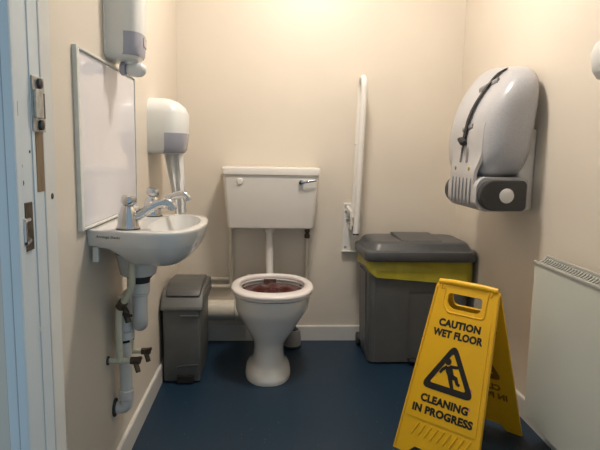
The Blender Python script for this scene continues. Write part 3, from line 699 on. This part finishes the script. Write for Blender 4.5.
# ---------------------------------------------------------------- wet floor sign
zt, th_ = .6085, -.7944
ctr = Vector((.741, 1.9215)); rotz = th_        # local x = along the top edge (left to right), local -y = faces the viewer
sg = thing('wet_floor_sign', 'yellow folding wet floor warning sign standing beside the radiator', 'sign', (ctr.x, ctr.y, 0), (0, 0, rotz))
HT = .122; HB = HT+.041; SPR = .206; TH = .008
slen = sqrt(SPR**2+zt**2); tilt = math.atan2(SPR, zt)
def panel(flip):
    """flat panel in local coords: X across, Z down the slope length (0 at top), Y thickness; hole near the top, notched foot"""
    def hw(s): return HT+(HB-HT)*s/slen
    bm = bmesh.new()
    outer = [(-HT+.012, 0), (-HT, .012)]
    outer += [(-hw(slen), slen)]
    foot = [(-hw(slen)+.055, slen), (-hw(slen)+.085, slen-.030), (hw(slen)-.085, slen-.030), (hw(slen)-.055, slen), (hw(slen), slen)]
    outer += foot + [(HT, .012), (HT-.012, 0)]
    hx0, hx1, hz0, hz1 = -.068, .066, .038, .094
    hole = []
    for (cx, cz, a0) in ((hx1-.012, hz0+.012, -90), (hx1-.018, hz1-.018, 0), (hx0+.034, hz1-.034, 90), (hx0+.012, hz0+.012, 180)):
        r = .012 if cz < .06 else (.018 if cx > 0 else .034)
        for k in range(6):
            a = radians(a0+90*k/5); hole.append((cx+r*cos(a), cz+r*sin(a)))
    vo = [bm.verts.new((x, 0, -z)) for x, z in outer]; vh = [bm.verts.new((x, 0, -z)) for x, z in hole]
    eo = [bm.edges.new((vo[i], vo[(i+1) % len(vo)])) for i in range(len(vo))]; eh = [bm.edges.new((vh[i], vh[(i+1) % len(vh)])) for i in range(len(vh))]
    bmesh.ops.triangle_fill(bm, use_beauty=True, edges=eo+eh)
    r = bmesh.ops.extrude_face_region(bm, geom=bm.faces[:])
    bmesh.ops.translate(bm, vec=(0, TH, 0), verts=[g_ for g_ in r['geom'] if isinstance(g_, bmesh.types.BMVert)])
    bmesh.ops.recalc_face_normals(bm, faces=bm.faces)
    me = bpy.data.meshes.new('panel'); bm.to_mesh(me); bm.free(); return me
pf = link('front_leaf', panel(0), 'yellow', sg, (0, -.004, zt), (-tilt, 0, 0), ang=30)
pb = link('rear_leaf', panel(1), 'yellow', sg, (0, .004, zt), (-tilt, 0, pi), ang=30)
def raised(parent, name, pts, pr, m='yellow', z0=.0):
    """thin raised strip outline following pts (x, s) on the leaf front"""
    return link(name, tube(smoothpath([(x, z0, -s) for x, s in pts], .012, 4), pr, 8), m, parent)
hwf = lambda s: HT+(HB-HT)*s/slen
def dress(leaf):
    # raised label plate, rims, hinge knuckles
    link('label_plate', loft([[(x, yv, -s) for x, s in ((-hwf(.15)+.020, .118), (-hwf(.51)+.020, .512), (hwf(.51)-.020, .512), (hwf(.15)-.020, .118))] for yv in (0.001, -.0022)]), 'yellow', leaf)
    for sgn in (-1, 1): raised(leaf, 'edge_rim', [(sgn*(HT-.004), .02), (sgn*(hwf(slen)-.006), slen-.01)], .0045)
    raised(leaf, 'grip_rim', [(-.082, .02), (-.084, .075), (-.057, .110), (.082, .110), (.082, .02)], .0035)
    for x in (-.100, -.090, .084, .094): link('hinge_rib', box(x-.003, x+.003, -.004, .002, -.026, -.008, .0015), 'yellow', leaf)
    for k in range(9): link('tread_rib', tube([(-.10+.025*k, -.0, -.57), (-.078+.025*k, -.0, -.525)], .0028, 6), 'yellow', leaf)
dress(pf); dress(pb)
link('top_hinge', tube([(-HT+.01, 0, zt-.003), (-HT*.5, 0, zt+.001), (HT*.5, 0, zt+.001), (HT-.01, 0, zt-.003)], .012, 12), 'yellow', sg)
def tri_ring(parent, cx, cs, m, yv, mirror=1):
    # rounded triangle outline band
    def rt(h, r):
        P = []; w_ = h*.58
        V = [Vector((0, -h*.62)), Vector((w_, h*.38)), Vector((-w_, h*.38))]   # x, s (s downwards)
        for i in range(3):
            p, c_, q = V[i-1], V[i], V[(i+1) % 3]; d1 = (p-c_).normalized(); d2 = (q-c_).normalized()
            a = c_+d1*r*1.6; b = c_+d2*r*1.6
            for k in range(7):
                t_ = k/6; P.append(a*(1-t_)**2+c_*2*t_*(1-t_)+b*t_*t_)
        return P
    A = rt(.184, .024); Bn = rt(.122, .007)
    rings = [[(cx+p.x*mirror, yy, -(cs+p.y)) for p in Q] for Q, yy in ((A, yv), (A, yv-.0006), (Bn, yv-.0006), (Bn, yv))]
    rings.append(rings[0]); link('warning_triangle', loft(rings, False, False), m, parent, smooth=False)
    def blob(pts, rad, nm):
        link(nm, tube([(cx+x*mirror, yv-.0003, -(cs+s)) for x, s in pts], rad, 8, None), m, parent)
    def flat(pts, wd, nm='slipping_figure'):
        # flat limb band, width list
        P = [Vector((x*mirror, s)) for x, s in pts]; L = []; Rr = []
        for i, p in enumerate(P):
            tdir = (P[min(i+1, len(P)-1)]-P[max(i-1, 0)]).normalized(); nr = Vector((-tdir.y, tdir.x))*wd[i]; L.append(p+nr); Rr.append(p-nr)
        loop = L+Rr[::-1]
        return [[(cx+p.x, yy, -(cs+p.y)) for p in loop] for yy in (yv, yv-.0007)]
    bm = bmesh.new()
    def addring(rr):
        me = loft(rr); bm.from_mesh(me); bpy.data.meshes.remove(me)
    head = [(-.014+.0125*cos(2*pi*k/16), -.042+.0125*sin(2*pi*k/16)) for k in range(16)]
    addring([[(cx+x*mirror, yy, -(cs+s)) for x, s in head] for yy in (yv, yv-.0007)])
    addring(flat([(-.010, -.026), (-.004, -.012), (.004, .002), (.008, .010)], [.010, .014, .012, .010]))   # torso
    addring(flat([(-.014, -.024), (-.030, -.010), (-.038, .004)], [.006, .0055, .0045]))                       # left arm
    addring(flat([(-.004, -.026), (.014, -.028), (.034, -.032)], [.006, .0055, .0045]))                        # right arm
    addring(flat([(.006, .006), (.026, .010), (.034, .026), (.044, .030)], [.009, .008, .006, .005]))         # bent leg
    addring(flat([(.002, .006), (.010, .028), (.020, .050), (.030, .054)], [.009, .0075, .006, .004]))         # straight leg
    me = bpy.data.meshes.new('fig'); bm.to_mesh(me); bm.free(); link('slipping_figure', me, m, parent, smooth=False)
rows = [('CAUTION', .150, .161, .0290), ('WET FLOOR', .1885, .193, .0290), ('CLEANING', .433, .184, .0295), ('IN PROGRESS', .474, .234, .0295)]
def row_mesh(body, wd, cap):
    me = text_mesh(body, .04, .0021, 0, 1.06)
    xs = [v.co.x for v in me.vertices]; ys = [v.co.y for v in me.vertices]
    cx, cy, w_, h_ = (min(xs)+max(xs))/2, (min(ys)+max(ys))/2, max(xs)-min(xs), max(ys)-min(ys)
    for v in me.vertices: v.co.x = (v.co.x-cx)*wd/w_; v.co.y = (v.co.y-cy)*cap/h_
    return me
def prints(leaf, m, yv, inside):
    for body, s, wd, cap in rows: link('lettering', row_mesh(body, wd, cap), m, leaf, (0.0, yv, -s), (pi/2, 0, 0), smooth=False)
    tri_ring(leaf, 0, .3265, m, yv)
prints(pf, 'ink', -.0026, False); prints(pb, 'ink', -.0026, False)
# print of the rear leaf showing through on its inner face (mirrored when read from inside)
for body, s, wd, cap in rows: link('print_show_through', row_mesh(body, wd, cap), 'inkthru', pb, (0, TH+.0002, -s), (pi/2, 0, 0), smooth=False)
tri_ring(pb, 0, .3265, 'inkthru', TH+.0008)
link('paint_mark', loft([[(.085+.006*cos(a)*(1+.4*sin(3*a)), yy, -.365+.011*sin(a)) for a in [2*pi*k/12 for k in range(12)]] for yy in (-.0022, -.0030)]), 'pink', pf, smooth=False)
link('paint_mark', loft([[(.095+.004*cos(a), yy, -.425+.006*sin(a)) for a in [2*pi*k/10 for k in range(10)]] for yy in (-.0022, -.0030)]), 'pink', pf, smooth=False)
